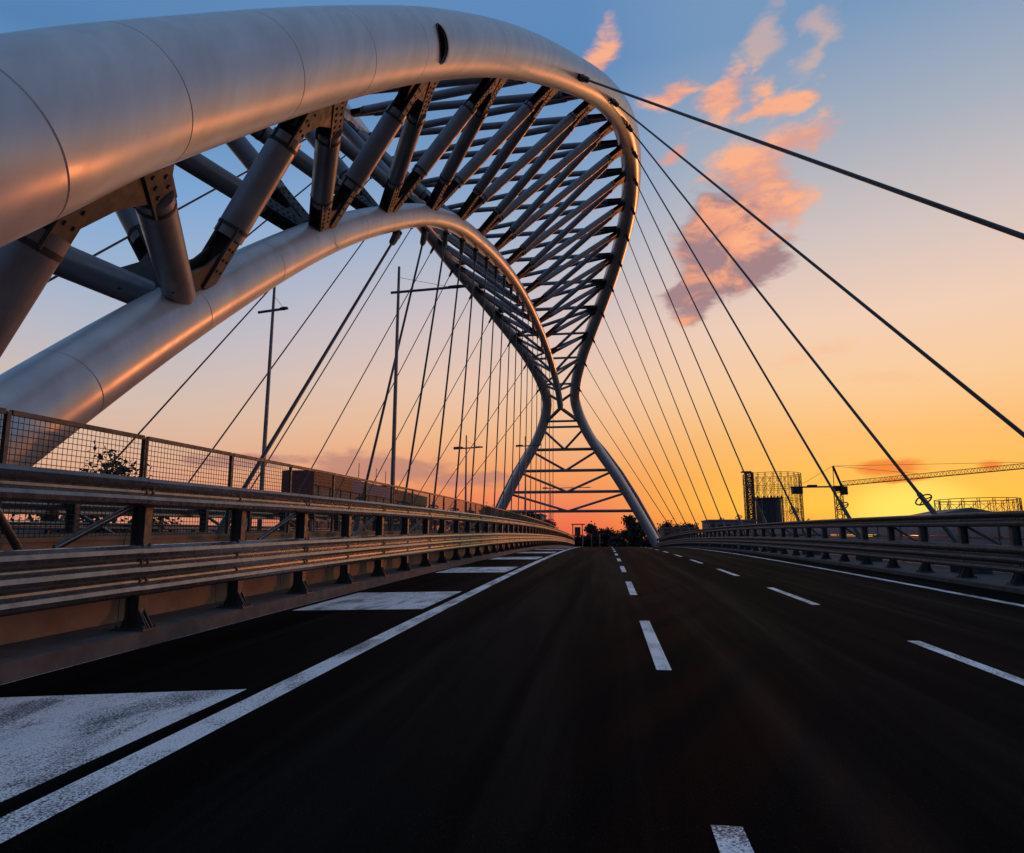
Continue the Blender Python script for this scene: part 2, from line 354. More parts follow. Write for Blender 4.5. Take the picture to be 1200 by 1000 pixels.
barrier('guard_rail', -11.62, 0.20, 0.46, 1.61, True, 'steel crash barrier of the opposite carriageway, just behind the mesh fences', -6.1, 100)
barrier('guard_rail', -27.22, 0.10, 0.30, 1.40, False, 'steel crash barrier on the outer side of the opposite carriageway by the warehouse', -6.1, 110)

# concrete upstand behind the median barriers
pp = MB().box(-.06, .06, .008, PW - .008, -.05, 1.15).box(-.075, .075, .008, PW - .008, 1.15, 1.20).mesh('parapet_panel')
for x, lab in ((-6.95, 'long warm brown concrete upstand behind the crash barrier beside the hatched bars'), (-10.65, 'long concrete upstand backing the crash barrier of the opposite carriageway')):
    root = thing('concrete_upstand', (x, 0, .2), lab, 'parapet'); bpy.context.view_layer.update()
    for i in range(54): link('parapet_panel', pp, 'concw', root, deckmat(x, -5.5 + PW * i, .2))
# outer screens
sp_ = MB().box(-.03, .03, .01, PW - .01, .06, 1.0).mesh('screen_panel'); sp2 = MB().box(-.02, .02, .03, PW - .03, 1.09, 1.56).mesh('upper_panel')
hr_ = MB().box(-.06, .06, 0, PW - .004, 1.02, 1.07).mesh('handrail'); pst = MB().box(-.04, .04, -.03, .03, 0, 1.6).mesh('post')
for x, lab in ((12.35, 'grey panel screen with pale handrail along the deck edge towards the crane'), (-29.95, 'grey panel screen along the deck edge towards the warehouse')):
    root = thing('edge_screen', (x, 0, .1), lab, 'screen'); bpy.context.view_layer.update()
    for i in range(54):
        y = -5.5 + PW * i; mt = deckmat(x, y, .1)
        link('screen_panel', sp_, 'panel', root, mt); link('upper_panel', sp2, 'panel', root, mt); link('handrail', hr_, 'galv', root, mt); link('post', pst, 'galvd', root, mt)

# ------------------------------------------------------------------ mesh fences along the median
FP = 2.6; FZ0, FZ1 = 0.75, 2.76
wm = MB()
for i in range(1, 31): y = FP * i / 31; wm.tube([(0, y, FZ0), (0, y, FZ1)], .0052, 4, caps=False, smooth=False)
for i in range(1, 24): z = FZ0 + (FZ1 - FZ0) * i / 24; wm.tube([(.009, 0, z), (.009, FP, z)], .0052, 4, caps=False, smooth=False)
wm = wm.mesh('wire_mesh')
fp_ = MB().box(-.03, .03, -.045, -.012, -.05, 2.80).box(-.03, .03, .012, .045, -.05, 2.80).box(-.05, .02, -.012, .012, -.05, 2.6)
for z in (2.62, 2.45, 2.28, 1.7, 1.1): fp_.tube([(.03, -.028, z), (.042, -.028, z)], .012, 6).tube([(.03, .028, z), (.042, .028, z)], .012, 6)
fp_.box(.03, .07, .05, .09, 1.98, 2.05)
fp_ = fp_.mesh('fence_post'); fs_ = MB().box(-.028, .028, -.03, .03, -.05, 2.80).mesh('fence_post')
fr_ = MB().box(-.03, .03, .05, FP - .05, 2.76, 2.825).mesh('top_rail'); fb_ = MB().box(-.02, .02, .05, FP - .05, .70, .75).mesh('bottom_rail')
for x, lab, nf in ((-7.55, 'wire mesh fence with steel posts right behind the brown upstand', 40),):
    root = thing('mesh_fence', (x, 0, .2), lab, 'fence'); bpy.context.view_layer.update()
    for i in range(nf):
        y = 4.86 + FP * i; mt = deckmat(x, y, .2); link('fence_post', fp_ if i % 4 == 2 else fs_, 'galvd', root, mt); link('top_rail', fr_, 'galvd', root, mt); link('bottom_rail', fb_, 'galvd', root, mt)
        if i < 30: link('wire_mesh', wm, 'wire', root, mt, kind='stuff')

# ------------------------------------------------------------------ the arch: a triangular tube truss
def axis(y):
    t = [(0, -8.8), (85, -8.8), (126, -7.9), (140, -7.4)]
    if y <= 0: return -8.8
    for (a, b), (c, d) in zip(t, t[1:]):
        if y <= c: return b + (d - b) * (y - a) / (c - a)
    return -7.4
FOOT = [(-7.9, -0.6, -0.8), (-7.25, 1.6, 1.5), (-6.45, 3.5, 3.5)]
AN = [(-5.95, 5.2, 5.38), (-5.98, 7.0, 7.15), (-5.52, 12.2, 11.9), (-4.59, 17.2, 16.1), (-3.38, 24.2, 21.32), (-1.71, 32.2, 26.46), (0.30, 40.4, 31.0), (1.85, 48.1, 34.4), (2.84, 55.7, 36.9), (3.38, 63.0, 38.4), (3.48, 70.3, 39.05), (3.12, 77.6, 39.3), (2.41, 85.0, 39.19), (1.36, 92.3, 38.5), (-0.08, 99.6, 37.2), (-1.79, 107.0, 35.4), (-3.48, 114.0, 33.2), (-4.90, 120.8, 30.1), (-5.14, 125.5, 26.96), (-2.9, 129.0, 21.67), (2.71, 133.2, 13.31), (9.1, 138.0, 2.34), (11.0, 139.4, -1.4)]
BN = [(-8.8, 4.4, -0.5), (-8.8, 6.8, 1.65), (-8.8, 12.46, 6.36), (-8.8, 18.66, 10.88), (-8.8, 24.53, 14.49), (-8.8, 30.99, 17.97), (-8.8, 37.52, 20.75), (-8.8, 44.0, 22.85), (-8.8, 50.6, 24.7), (-8.8, 57.4, 26.35), (-8.8, 64.3, 27.8), (-8.8, 71.5, 29.02), (-8.8, 79.3, 30.1), (-8.75, 87.1, 30.75), (-8.59, 94.6, 30.95), (-8.41, 102.6, 30.64), (-8.23, 110.7, 29.75), (-8.06, 118.2, 28.3), (-7.96, 123.4, 26.1)]
A_all = [Vector(q) for q in FOOT + AN]; C_all = [Vector((2 * axis(q.y) - q.x, q.y, q.z)) for q in A_all]; B_all = [Vector(q) for q in BN]
def cr(P, i, t):
    p0, p1, p2, p3 = P[max(i - 1, 0)], P[i], P[min(i + 1, len(P) - 1)], P[min(i + 2, len(P) - 1)]
    # centripetal-like tangents scaled to the segment
    L = (p2 - p1).length
    m1 = (p2 - p0) / max(1e-6, (p2 - p1).length + (p1 - p0).length) * L if i > 0 else (p2 - p1)
    m2 = (p3 - p1) / max(1e-6, (p3 - p2).length + (p2 - p1).length) * L if i + 2 < len(P) else (p2 - p1)
    return p1 * (2*t**3 - 3*t**2 + 1) + m1 * (t**3 - 2*t**2 + t) + p2 * (-2*t**3 + 3*t**2) + m2 * (t**3 - t**2)
def tang(P, i): return (P[min(i + 1, len(P) - 1)] - P[max(i - 1, 0)]).normalized()
arch = thing('arch_truss', (AX, 0, 0), 'huge grey steel tube truss arch curving over the road on splayed legs', 'arch')
bpy.context.view_layer.update()
HOLE = None
def ring_tube(mb, pts, tgs, rad, n, flat):
    u = tgs[0].cross(Vector((0, 0, 1))).normalized(); vs = []
    for i, q in enumerate(pts):
        u = tgs[i].cross(Vector((0, 0, 1))).normalized(); w = tgs[i].cross(u)
        vs += [q + (u * math.cos(2 * math.pi * j / n) + w * math.sin(2 * math.pi * j / n)) * rad[i] for j in range(n)]
    o = len(mb.v); mb.v += [tuple(v) for v in vs]
    for i in range(len(pts) - 1):
        for j in range(n): mb.f.append((o + i * n + j, o + i * n + (j + 1) % n, o + (i + 1) * n + (j + 1) % n, o + (i + 1) * n + j)); mb.sm.append(i not in flat)
    return mb
def ctan(P, i, t):
    e = 1e-3; a = cr(P, i, max(0, t - e)); b = cr(P, i, min(1, t + e)); return (b - a).normalized()
def chord(P, rad_of, n, hole=None):
    for i in range(len(P) - 1):
        big = rad_of(P[i]) > .8
        halves = [(0, .5), (.5, 1)] if (P[i + 1] - P[i]).length > 3.2 and (P[i].y > 6.5 or not big) else [(0, 1)]
        if i == len(P) - 2: halves = [(0, 1)]
        for h_, (a, b) in enumerate(halves):
            k = 7; L = (P[i + 1] - P[i]).length; gp = .014 / L
            ts = [a, a + gp] + [a + (b - a) * j / (k - 1) for j in range(1, k - 1)] + [b - gp, b]
            pts = [cr(P, i, t) for t in ts]; tg = [ctan(P, i, t) for t in ts]
            rr = [rad_of(q) for q in pts]; rr[0] -= .011; rr[-1] -= .011
            solid = hole is not None and (i, h_) == hole
            if solid: rr = [rad_of(q) for q in pts]
            if solid: mb = ring_tube(MB(), pts, tg, rr, n, (0, len(pts) - 2))
            else:
                mb = ring_tube(MB(), pts[1:-1], tg[1:-1], rr[1:-1], n, ())
                ring_tube(mb, pts[:2], tg[:2], rr[:2], n, (0,)); ring_tube(mb, pts[-2:], tg[-2:], rr[-2:], n, (0,))
            if hole is not None and (i, h_) == hole:
                nk = len(pts); inner = [r_ - .05 for r_ in rr]; ring_tube(mb, pts, tg, inner, n, (0, nk - 2))
                no = nk * n
                mb.f = mb.f[:(nk - 1) * n] + [f[::-1] for f in mb.f[(nk - 1) * n:]]
                for e in (0, nk - 1):
                    for j in range(n):
                        q = (e * n + j, no + e * n + j, no + e * n + (j + 1) % n, e * n + (j + 1) % n)
                        mb.f.append(q if e == 0 else q[::-1]); mb.sm.append(False)
                o = mb.build('chord_segment', 'chord', arch)
                c_ = cr(P, i, a + (b - a) * .34); t_ = ctan(P, i, a + (b - a) * .34)
                d_ = Vector(cam.location) - c_; d_ = (d_ - t_ * d_.dot(t_)).normalized(); s_ = t_.cross(d_)
                cut = MB(); m_ = 32; ell = [t_ * .30 * math.cos(2 * math.pi * j / m_) + s_ * .46 * math.sin(2 * math.pi * j / m_) for j in range(m_)]
                cut.add([c_ + d_ * .3 + q for q in ell] + [c_ + d_ * 1.6 + q for q in ell], [tuple(range(m_ - 1, -1, -1)), tuple(range(m_, 2 * m_))] + [(j, (j + 1) % m_, m_ + (j + 1) % m_, m_ + j) for j in range(m_)])
                co_ = bpy.data.objects.new('cutter', cut.mesh('cutter')); COL.objects.link(co_)
                bm_ = bmesh.new(); bm_.from_mesh(co_.data); bmesh.ops.recalc_face_normals(bm_, faces=bm_.faces); bm_.to_mesh(co_.data); bm_.free()
                bm_ = bmesh.new(); bm_.from_mesh(o.data); bmesh.ops.recalc_face_normals(bm_, faces=bm_.faces); bm_.to_mesh(o.data); bm_.free()
                md = o.modifiers.new('hole', 'BOOLEAN'); md.operation = 'DIFFERENCE'; md.object = co_; md.solver = 'EXACT'
                bpy.context.view_layer.update(); dg = bpy.context.evaluated_depsgraph_get()
                me2 = bpy.data.meshes.new_from_object(o.evaluated_get(dg)); o.modifiers.clear(); o.data = me2
                bpy.data.objects.remove(co_)
                rim = [c_ + q * 1.02 + d_ * (math.sqrt(max(0, (rr[3]) ** 2 - q.dot(s_) ** 2)) + .004) for q in ell]
                MB().tube(rim + [rim[0]], .022, 6, caps=False).build('hole_rim', 'plate', o)
                continue
            mb.build('chord_segment', 'chord', arch)
def rA(q): return 0.85 + .13 * min(1, max(0, (q.y - 5) / 20))
def rB(q): return .66 - .10 * min(1, max(0, (q.y - 8) / 14)) if q.y < 22 else .56
chord(A_all, rA, 64, (5, 1)); chord(C_all, rA, 40); chord(B_all, rB, 40)
NA = A_all[4:4 + 17]; NC = C_all[4:4 + 17]; NB = B_all[1:18]      # node lists; struts join NB[k] to NA[k-1] and NA[k]
iA0 = 4
def strut(p, q, r0, r1, r, near, nrm, ends=(True, True)):
    d = (q - p).normalized(); a = p + d * r0; b = q - d * r1; L = (b - a).length
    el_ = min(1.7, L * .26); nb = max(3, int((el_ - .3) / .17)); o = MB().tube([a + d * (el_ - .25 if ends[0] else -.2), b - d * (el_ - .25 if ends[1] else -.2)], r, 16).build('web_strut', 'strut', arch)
    x = (nrm - d * nrm.dot(d)).normalized(); w = d.cross(x)
    for e, (base_, dd) in enumerate(((a, d), (b, -d))):
        if not ends[e]: continue
        mb = MB(); mt = Matrix((x, dd, x.cross(dd))).transposed().to_4x4(); mt.translation = base_
        h = r * .88
        for s_ in (-1, 1): mb.box(s_ * h * .66 - .025, s_ * h * .66 + .025, -.35, el_, -h * 1.02, h * 1.02, mt)
        mb.box(-h * .66 + .025, h * .66 - .025, -.35, el_ - .15, -.035, .035, mt)
        mb.tube([mt @ Vector((0, el_ - .06, 0)), mt @ Vector((0, el_ + .02, 0))], r * 1.04, 16)
        if near:
            for s_ in (-1, 1):
                for row in (-.5, .5):
                    for j in range(nb):
                        y_ = .1 + (el_ - .3) * j / (nb - 1); z_ = row * h * .95; xx = s_ * (h * .66 + .025)
                        mb.box(min(xx, xx + s_ * .028), max(xx, xx + s_ * .028), y_ - .028, y_ + .028, z_ - .028, z_ + .028, mt)
            for zz in (-1, 1):
                for j in range(nb):
                    y_ = .1 + (el_ - .4) * j / (nb - 1)
                    for xr in (-.3, .3): mb.box(xr * h - .028, xr * h + .028, y_ - .028, y_ + .028, zz * .035 - .03, zz * .035 + .03, mt)
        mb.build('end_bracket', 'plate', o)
    return o
def gusset(node, tn, rad, dirs, reach=2.4, wide=2.0):
    """pair of plates in the plane of a node's struts"""
    dm = sum(dirs, Vector()).normalized(); nrm = tn.cross(dm).normalized(); u = nrm.cross(tn).normalized()
    if u.dot(dm) < 0: u = -u
    ds_ = sorted(dirs, key=lambda v: v.dot(tn)); poly = []
    e = rad * .93
    lo, hi = ds_[0], ds_[-1]
    def pt(d, s_, side): 
        dd = (d - nrm * d.dot(nrm)).normalized(); sd_ = nrm.cross(dd); 
        if sd_.dot(tn) < 0: sd_ = -sd_
        return node + dd * (rad + s_) + sd_ * side
    if len(ds_) == 1: poly = [node + u * e - tn * wide, pt(lo, reach * .5, -.3), pt(lo, reach * .5, .3), node + u * e + tn * wide]
    else: poly = [node + u * e - tn * wide, pt(lo, reach * .5, -.30), pt(lo, reach * .5, .26), node + (u * (rad + reach * .22)) + ((lo + hi) * .15), pt(hi, reach * .5, -.26), pt(hi, reach * .5, .30), node + u * e + tn * wide]
    mb = MB()
    for s_ in (-1, 1): mb.prism([q + nrm * s_ * .13 for q in poly], nrm * .02)
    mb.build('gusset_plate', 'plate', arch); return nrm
for side in (NA, NC):
    full = A_all if side is NA else C_all
    for k in range(17):
        near = k < 7 and side is NA or k < 4
        rb = rB(NB[k])
        for j in (k - 1, k):
            if j < 0 or j >= 17: continue
            if k == 0 and j == -1: continue
            nr = (NB[k] - side[j]).cross(tang(B_all, k + 1)).normalized()
            strut(side[j], NB[k], rA(side[j]) + .35, rb + .35, .31 if k < 14 else .22, near, nr, (k < 15, k < 15 and not (k == 1 and j == 0)))
        if k < 15:
            ds_ = [(side[j] - NB[k]).normalized() for j in (k - 1, k) if 0 <= j < 17]
            gusset(NB[k], tang(B_all, k + 1), rb, ds_, 1.6, .55)
            ds_ = [(NB[j] - side[k]).normalized() for j in (k, k + 1) if 0 <= j < 17]
            gusset(side[k], tang(full, iA0 + k), rA(side[k]), ds_, 2.0, 1.2)
for k in range(17):
    for j in (k, k + 1):
        if j < 17 and k > 0:
            nr = (NC[j] - NA[k]).cross(tang(A_all, iA0 + k)).normalized()
            strut(NA[k], NC[j], rA(NA[k]) + .1, rA(NC[j]) + .1, .27 if k < 14 else .2, k < 5, nr, (k < 14, k < 14))
# splayed legs: cross bars and bracing
legA = A_all[iA0 + 16:]; legC = C_all[iA0 + 16:]
def leg_at(P, z):
    for i in range(len(P) - 1):
        if P[i].z >= z >= P[i + 1].z: return cr(P, i, (P[i].z - z) / (P[i].z - P[i + 1].z))
    return P[-1]
zs = [24.2, 23.2, 19.1, 15.1, 11.0, 7.2]
for i, z in enumerate(zs):
    a, c_ = leg_at(legA, z), leg_at(legC, z); MB().tube([a, c_], .3 if i > 1 else .22, 12).build('cross_bar', 'strut', arch)
    if i >= 1 and i < 5:
        z2 = zs[i + 1]; mid_ = (leg_at(legA, z2) + leg_at(legC, z2)) / 2
        for q in (a, c_): MB().tube([q + Vector((0, 0, -.3)), mid_], .24, 10).build('leg_brace', 'strut', arch)
bend = B_all[-1]
for P in (legA, legC): MB().tube([bend, leg_at(P, 23.6)], .34, 12).build('leg_brace', 'strut', arch); MB().tube([bend + Vector((0, 0, 1.2)), leg_at(P, 29)], .26, 10).build('leg_brace', 'strut', arch)
for P, sg in ((legA, 1), (legC, -1)):
    back = [leg_at(P, z) + Vector((sg * o_ * .55, o_, 0)) for z, o_ in ((22, 1.0), (19, 2.6), (15, 3.1), (10, 3.2), (5, 3.0), (1, 2.4))]
    MB().tube(back, .34, 12).build('back_stay_tube', 'strut', arch)
    for z, o_ in ((18, 2.7), (14.2, 3.1), (9.6, 3.2), (5, 3.0), (16, 3.0), (11.8, 3.15), (7.2, 3.1)):
        q = leg_at(P, z); MB().tube([q, q + Vector((sg * o_ * .55, o_, 0))], .14, 8).build('stay_tie', 'strut', arch)
    ft = P[-1]; pl = MB(); pl.box(ft.x - 1.5, ft.x + 1.5, ft.y - 2.5, ft.y + 4, dz(ft.y) - 1.2, dz(ft.y) + .35)
    tag(pl.build('concrete_plinth', 'conc'), 'concrete plinth under the splayed arch leg towards the ' + ('crane' if sg > 0 else 'warehouse'), 'plinth')
pl = MB(); pl.box(-9.75, -7.85, -3.4, 7.6, -.6, .55)
tag(pl.build('concrete_plinth', 'conc'), 'long concrete plinth in the median where the arch tubes come down', 'plinth')
# ------------------------------------------------------------------ stay cables
def cable(top, lug, tube_r, bot, idx, label, group, near):
    d = (bot - top).normalized(); L = (bot - top).length
    root = thing('stay_cable', bot, label, 'cable', group); bpy.context.view_layer.update()
    s0 = top + lug * tube_r + d * 0.3
    MB().tube([s0 + d * .9, bot - d * 2.6], .055, 8 if near else 6, caps=False).build('strand', 'cable', root)
    mb = MB(); mb.tube([s0 + d * .25, s0 + d * .4, s0 + d * .95, s0 + d * 1.15], [.16, .17, .15, .07], 10)
    x = d.cross(Vector((0, 1, 0.3))).normalized()
    for s_ in (-1, 1): mb.bar(s0 + x * .11 * s_ - d * .15, s0 + x * .11 * s_ + d * .35, .05, .26, d.cross(x))
    mb.tube([s0 - x * .2, s0 + x * .2], .07, 8)
    mb.build('upper_socket', 'plate', root)
    lm = MB(); lm.bar(top + lug * (tube_r - .1), s0 + d * .05, .06, .5, d.cross(x)); lm.build('lug_plate', 'plate', root)
    mb = MB(); mb.tube([bot - d * 2.7, bot - d * 2.65, bot + d * .1], [.06, .085, .085], 10)
    mb.build('lower_socket', 'galvd', root)
    rg = bot - d * 2.4; u = d.cross(x).normalized(); ring = MB()
    ring.tube([rg + (x * math.cos(a) + u * math.sin(a)) * .26 for a in [2 * math.pi * j / 16 for j in range(17)]], .025, 6, caps=False)
    for a in (0, 2.1, 4.2): ring.tube([rg, rg + (x * math.cos(a) + u * math.sin(a)) * .26], .02, 5, caps=False)
    ring.build('collar_ring', 'galvd', root)
    MB().box(bot.x - .35, bot.x + .35, bot.y - .5, bot.y + .5, bot.z - .45, bot.z - .02).build('anchor_block', 'conc', root)
nC = 13
for k in range(nC):
    i = 4 + k; ya = 6.4 + 8.05 * k
    for P, full, sgn, who in ((NA, A_all, 1, 'crane'), (NC, C_all, -1, 'warehouse')):
        top = P[i]; bx_ = 11.0 if sgn > 0 else 2 * AX - 11.0
        bot = Vector((bx_, ya, dz(ya) + .55)); d = (bot - top).normalized(); t_ = tang(full, iA0 + i); lug = (d - t_ * d.dot(t_)).normalized()
        cable(top, lug, rA(top), bot, k, '%s stay cable counted from the splayed legs on the deck edge towards the %s' % (ORD[nC - 1 - k], who), 'stay cables to the deck edge towards the ' + who, k < 4)
MC = []
u_ = 3.3; j_ = 0
while u_ < 15.4:
    lean = [13.0, 8.5, 7.6, 6.8, 6.2][j_] if j_ < 5 else max(4.0, 6.2 - .15 * (j_ - 4)); MC.append((u_, lean)); u_ += .68; j_ += 1
for j_, (u_, lean) in enumerate(MC):
    k = int(u_); top = cr(B_all, k + 1, u_ - k); ya = top.y - lean; bot = Vector((axis(top.y), ya, dz(ya) + .35)); d = (bot - top).normalized(); t_ = ctan(B_all, k + 1, u_ - k); lug = (d - t_ * d.dot(t_)).normalized()
    cable(top, lug, rB(top), bot, k, '%s stay cable counted from the splayed legs in the median behind the mesh fence' % ORD[len(MC) - 1 - j_], 'stay cables to the median', j_ < 4)

# ------------------------------------------------------------------ lamp posts
def lamp(x, y, h, al, ar, rot, label):
    z0 = dz(y) + .2; root = thing('lamp_post', (x, y, z0), label, 'lamp post', 'lamp posts along the median'); bpy.context.view_layer.update()
    c_, s_ = math.cos(R(rot)), math.sin(R(rot)); zt = z0 + h - 1.0
    MB().tube([(x, y, z0), (x, y, z0 + h * .5), (x, y, z0 + h)], [.095, .075, .05], 10).build('pole', 'pole', root)
    P = lambda r, z: (x + c_ * r, y + s_ * r, z)
    MB().tube([P(-al, zt - .06), P(ar, zt + .05)], .055, 8).build('arm', 'pole', root)
    MB().tube([P(.03, zt + .55), P(ar * .72, zt + .07)], .008, 4).build('tie_wire', 'wire', root)
    for r0, r1 in ([(ar - min(.75, ar * .5), ar)] + ([(-al, -al + .75)] if al > .8 else [])):
        mb = MB(); q = [P(r0, zt + .04), P((r0 + r1) / 2, zt + .05), P(r1, zt + .06)]
        mb.tube(q, [.06, .075, .045], 10); mb.build('lamp_head', 'lamp', root)
    MB().box(x - .2, x + .2, y - .2, y + .2, z0 - .02, z0 + .03).build('base_plate', 'galvd', root)
lamp(-12.5, 23.0, 10.6, .6, .6, 0, 'lamp post with short crossarm standing beside the opposite carriageway barrier near the warehouse')
lamp(-7.85, 24.0, 11.5, .3, 2.75, 0, 'tall lamp post with one long arm reaching over the hatched bars')
lamp(-10.55, 50.0, 8.6, 1.0, 1.3, 0, 'short lamp post with two arms in the median, behind the long-armed one')
lamp(-8.1, 68.0, 11.2, 1.0, 1.7, 0, 'two-armed lamp post in the median between the arch cables, closer to the legs')
lamp(-8.1, 100.0, 9.5, 1.2, 6.0, 0, 'lamp post with a very long arm just before the splayed legs')

# ------------------------------------------------------------------ far things: gasholders, crane, buildings, trees
GZ = -9.5
def gasholder(cx, cy, rad, z0, z1, n, levels, label, r=.42, mat='rust', lat=0.0):
    root = thing('gas_holder', (cx, cy, z0), label, 'gas holder'); bpy.context.view_layer.update()
    pts = [(cx + rad * math.cos(2 * math.pi * (i + .3) / n), cy + rad * math.sin(2 * math.pi * (i + .3) / n)) for i in range(n)]
    for i, (x, y) in enumerate(pts):
        mb = MB(); ex, ey = (x - cx) / rad, (y - cy) / rad; w = 1.0
        for o_ in (-w, w): mb.tube([(x + ey * o_, y - ex * o_, z0), (x + ey * o_ * .6, y - ex * o_ * .6, z1)], r * .7, 5)
        k = int((z1 - z0) / 3)
        for j in range(k):
            s_ = w if j % 2 else -w; za, zb = z0 + (z1 - z0) * j / k, z0 + (z1 - z0) * (j + 1) / k
            mb.tube([(x + ey * s_ * .8, y - ex * s_ * .8, za), (x - ey * s_ * .8, y + ex * s_ * .8, zb)], r * .35, 4, caps=False)
        mb.build('column', mat, root)
    for l in range(levels + 1):
        z = z0 + (z1 - z0) * (l / levels if l else .02); mb = MB()
        for i in range(n):
            a, b_ = pts[i], pts[(i + 1) % n]; mb.tube([(a[0], a[1], z), (b_[0], b_[1], z)], r * .8, 4, caps=False); mb.tube([(a[0], a[1], z - 1.8), (b_[0], b_[1], z - 1.8)], r * .5, 4, caps=False)
            if l:
                zl = z0 + (z1 - z0) * (l - 1) / levels
                mb.tube([(a[0], a[1], zl), (b_[0], b_[1], z - 1.8)], r * .4, 4, caps=False); mb.tube([(a[0], a[1], z - 1.8), (b_[0], b_[1], zl)], r * .4, 4, caps=False)
        mb.build('ring_girder', mat, root)
    return root
gasholder(166.5, 700, 27.5, GZ, 66.5, 24, 6, 'tall rusty iron lattice gas holder cage behind the dark solid tank', .30)
gasholder(227.5, 450, 22.3, GZ, 26.0, 18, 4, 'low wide rusty gas holder cage to the side of the crane jib', .26)
# lift tower on the tall cage
root = thing('service_tower', (136.0, 672, GZ), 'dark lattice stair tower on the side of the tall gas holder cage', 'tower'); bpy.context.view_layer.update()
tx, ty = 139.0, 672.0
for x in (-3.2, 3.2):
    for y in (-3.2, 3.2): MB().tube([(tx + x, ty + y, GZ), (tx + x, ty + y, 66.0)], .55, 5).build('leg', 'rustd', root)
for j in range(16):
    za, zb = GZ + 4.7 * j, GZ + 4.7 * (j + 1); mb = MB()
    for (a, b_) in (((-3.2, -3.2), (3.2, -3.2)), ((3.2, -3.2), (3.2, 3.2)), ((3.2, 3.2), (-3.2, 3.2)), ((-3.2, 3.2), (-3.2, -3.2))):
        mb.tube([(tx + a[0], ty + a[1], za), (tx + b_[0], ty + b_[1], zb)], .38, 4, caps=False); mb.tube([(tx + a[0], ty + a[1], zb), (tx + b_[0], ty + b_[1], za)], .38, 4, caps=False); mb.tube([(tx + a[0], ty + a[1], zb), (tx + b_[0], ty + b_[1], zb)], .4, 4, caps=False)
    mb.build('lattice_bay', 'rustd', root)
MB().box(tx - 7, tx + 2, ty - 3, ty + 3, 66.0, 67.2).build('top_platform', 'rustd', root)
# dark solid tank
root = thing('storage_tank', (111, 480, GZ), 'dark solid cylindrical tank with pale guide columns in front of the tall cage', 'tank'); bpy.context.view_layer.update()
MB().tube([(111, 480, GZ), (111, 480, 29.2), (111, 480, 29.8)], [8.3, 8.3, 7.6], 40).build('shell', 'dark', root)
for i in range(14):
    a = 2 * math.pi * i / 14; x, y = 111 + 9.2 * math.cos(a), 480 + 9.2 * math.sin(a)
    MB().tube([(x, y, GZ), (x, y, 30.4)], .32, 6).build('guide_column', 'dark' if i % 3 else 'galv', root)
MB().tube([(111 + 9.2 * math.cos(2 * math.pi * i / 28), 480 + 9.2 * math.sin(2 * math.pi * i / 28), 29.4) for i in range(29)], .35, 5, caps=False).build('top_ring', 'dark', root)
for i in range(12):
    a = 2 * math.pi * i / 12; MB().box(111 + 8.8 * math.cos(a) - .5, 111 + 8.8 * math.cos(a) + .5, 480 + 8.8 * math.sin(a) - .5, 480 + 8.8 * math.sin(a) + .5, 29.8, 30.9).build('top_guide', 'dark', root)
# tower crane
cx, cy = 65.4, 200.0
root = thing('tower_crane', (cx, cy, GZ), 'tower crane with long lattice jib standing beyond the screen panels', 'crane'); bpy.context.view_layer.update()
def lattice(mb, a, b, w, n, tri=False, r=.09):
    a, b = Vector(a), Vector(b); d = (b - a).normalized(); x = d.cross(Vector((0, 0, 1)))
    if x.length < .1: x = Vector((1, 0, 0))
    x.normalize(); u = x.cross(d)
    cs = [x * w / 2, -x * w / 2, u * w * .95] if tri else [(x + u) * w / 2, (x - u) * w / 2, (-x - u) * w / 2, (u - x) * w / 2]
    for c_ in cs: mb.tube([a + c_, b + c_], r, 5)
    for j in range(n):
        p_, q_ = a + (b - a) * j / n, a + (b - a) * (j + 1) / n; m_ = (p_ + q_) / 2
        for e in range(len(cs)):
            c0, c1 = cs[e], cs[(e + 1) % len(cs)]; mb.tube([p_ + c0, m_ + c1], r * .6, 4, caps=False); mb.tube([m_ + c1, q_ + c0], r * .6, 4, caps=False)
mb = MB(); lattice(mb, (cx, cy, GZ), (cx, cy, 15.2), 1.8, 12, r=.14); mb.build('tower_mast', 'crane', root)
MB().box(cx - 1.2, cx + 1.2, cy - 1.2, cy + 1.2, 15.2, 16.6).build('slewing_unit', 'dark', root)
MB().box(cx + .2, cx + 1.8, cy - 2.4, cy - 1.0, 14.0, 16.3).build('operator_cab', 'dark', root)
tip = Vector((cx - .9, cy, 22.3))
mb = MB(); mb.bar((cx + 1.0, cy, 16.6), tip, .5, .5); mb.bar((cx - 1.0, cy, 16.6), tip, .16, .16); mb.build('tower_head', 'dark', root)
jdir = Vector((.80, -.60, 0)); jr = Vector((cx + .8, cy - .5, 16.6)); je = jr + jdir * 56 + Vector((0, 0, 2.4))
mb = MB(); lattice(mb, jr, je, 1.25, 42, True, .085); mb.build('jib', 'crane', root)
cj = Vector((cx - 12.2, cy + 2, 16.5)); mb = MB()
for s_ in (-.6, .6): mb.bar((cx, cy + s_, 16.4), cj + Vector((0, s_, 0)), .22, .35)
mb.box(cj.x + 4.6, cj.x + 7.0, cj.y - 1.0, cj.y + .6, 16.6, 17.1); mb.build('counter_jib', 'dark', root)
MB().box(cj.x + .3, cj.x + 3.0, cj.y - 1.0, cj.y + 1.0, 14.6, 16.7).build('counterweight', 'dark', root)
for q in (jr + (je - jr) * .35 + Vector((0, 0, 1.2)), jr + (je - jr) * .8 + Vector((0, 0, 1.2)), cj + Vector((2, 0, .2))): MB().tube([tip, q], .045, 4, caps=False).build('tie_rod', 'cable', root)
MB().box(cx - 2.5, cx + 2.5, cy - 2.5, cy + 2.5, GZ - .2, GZ + 1).build('base_block', 'conc', root)
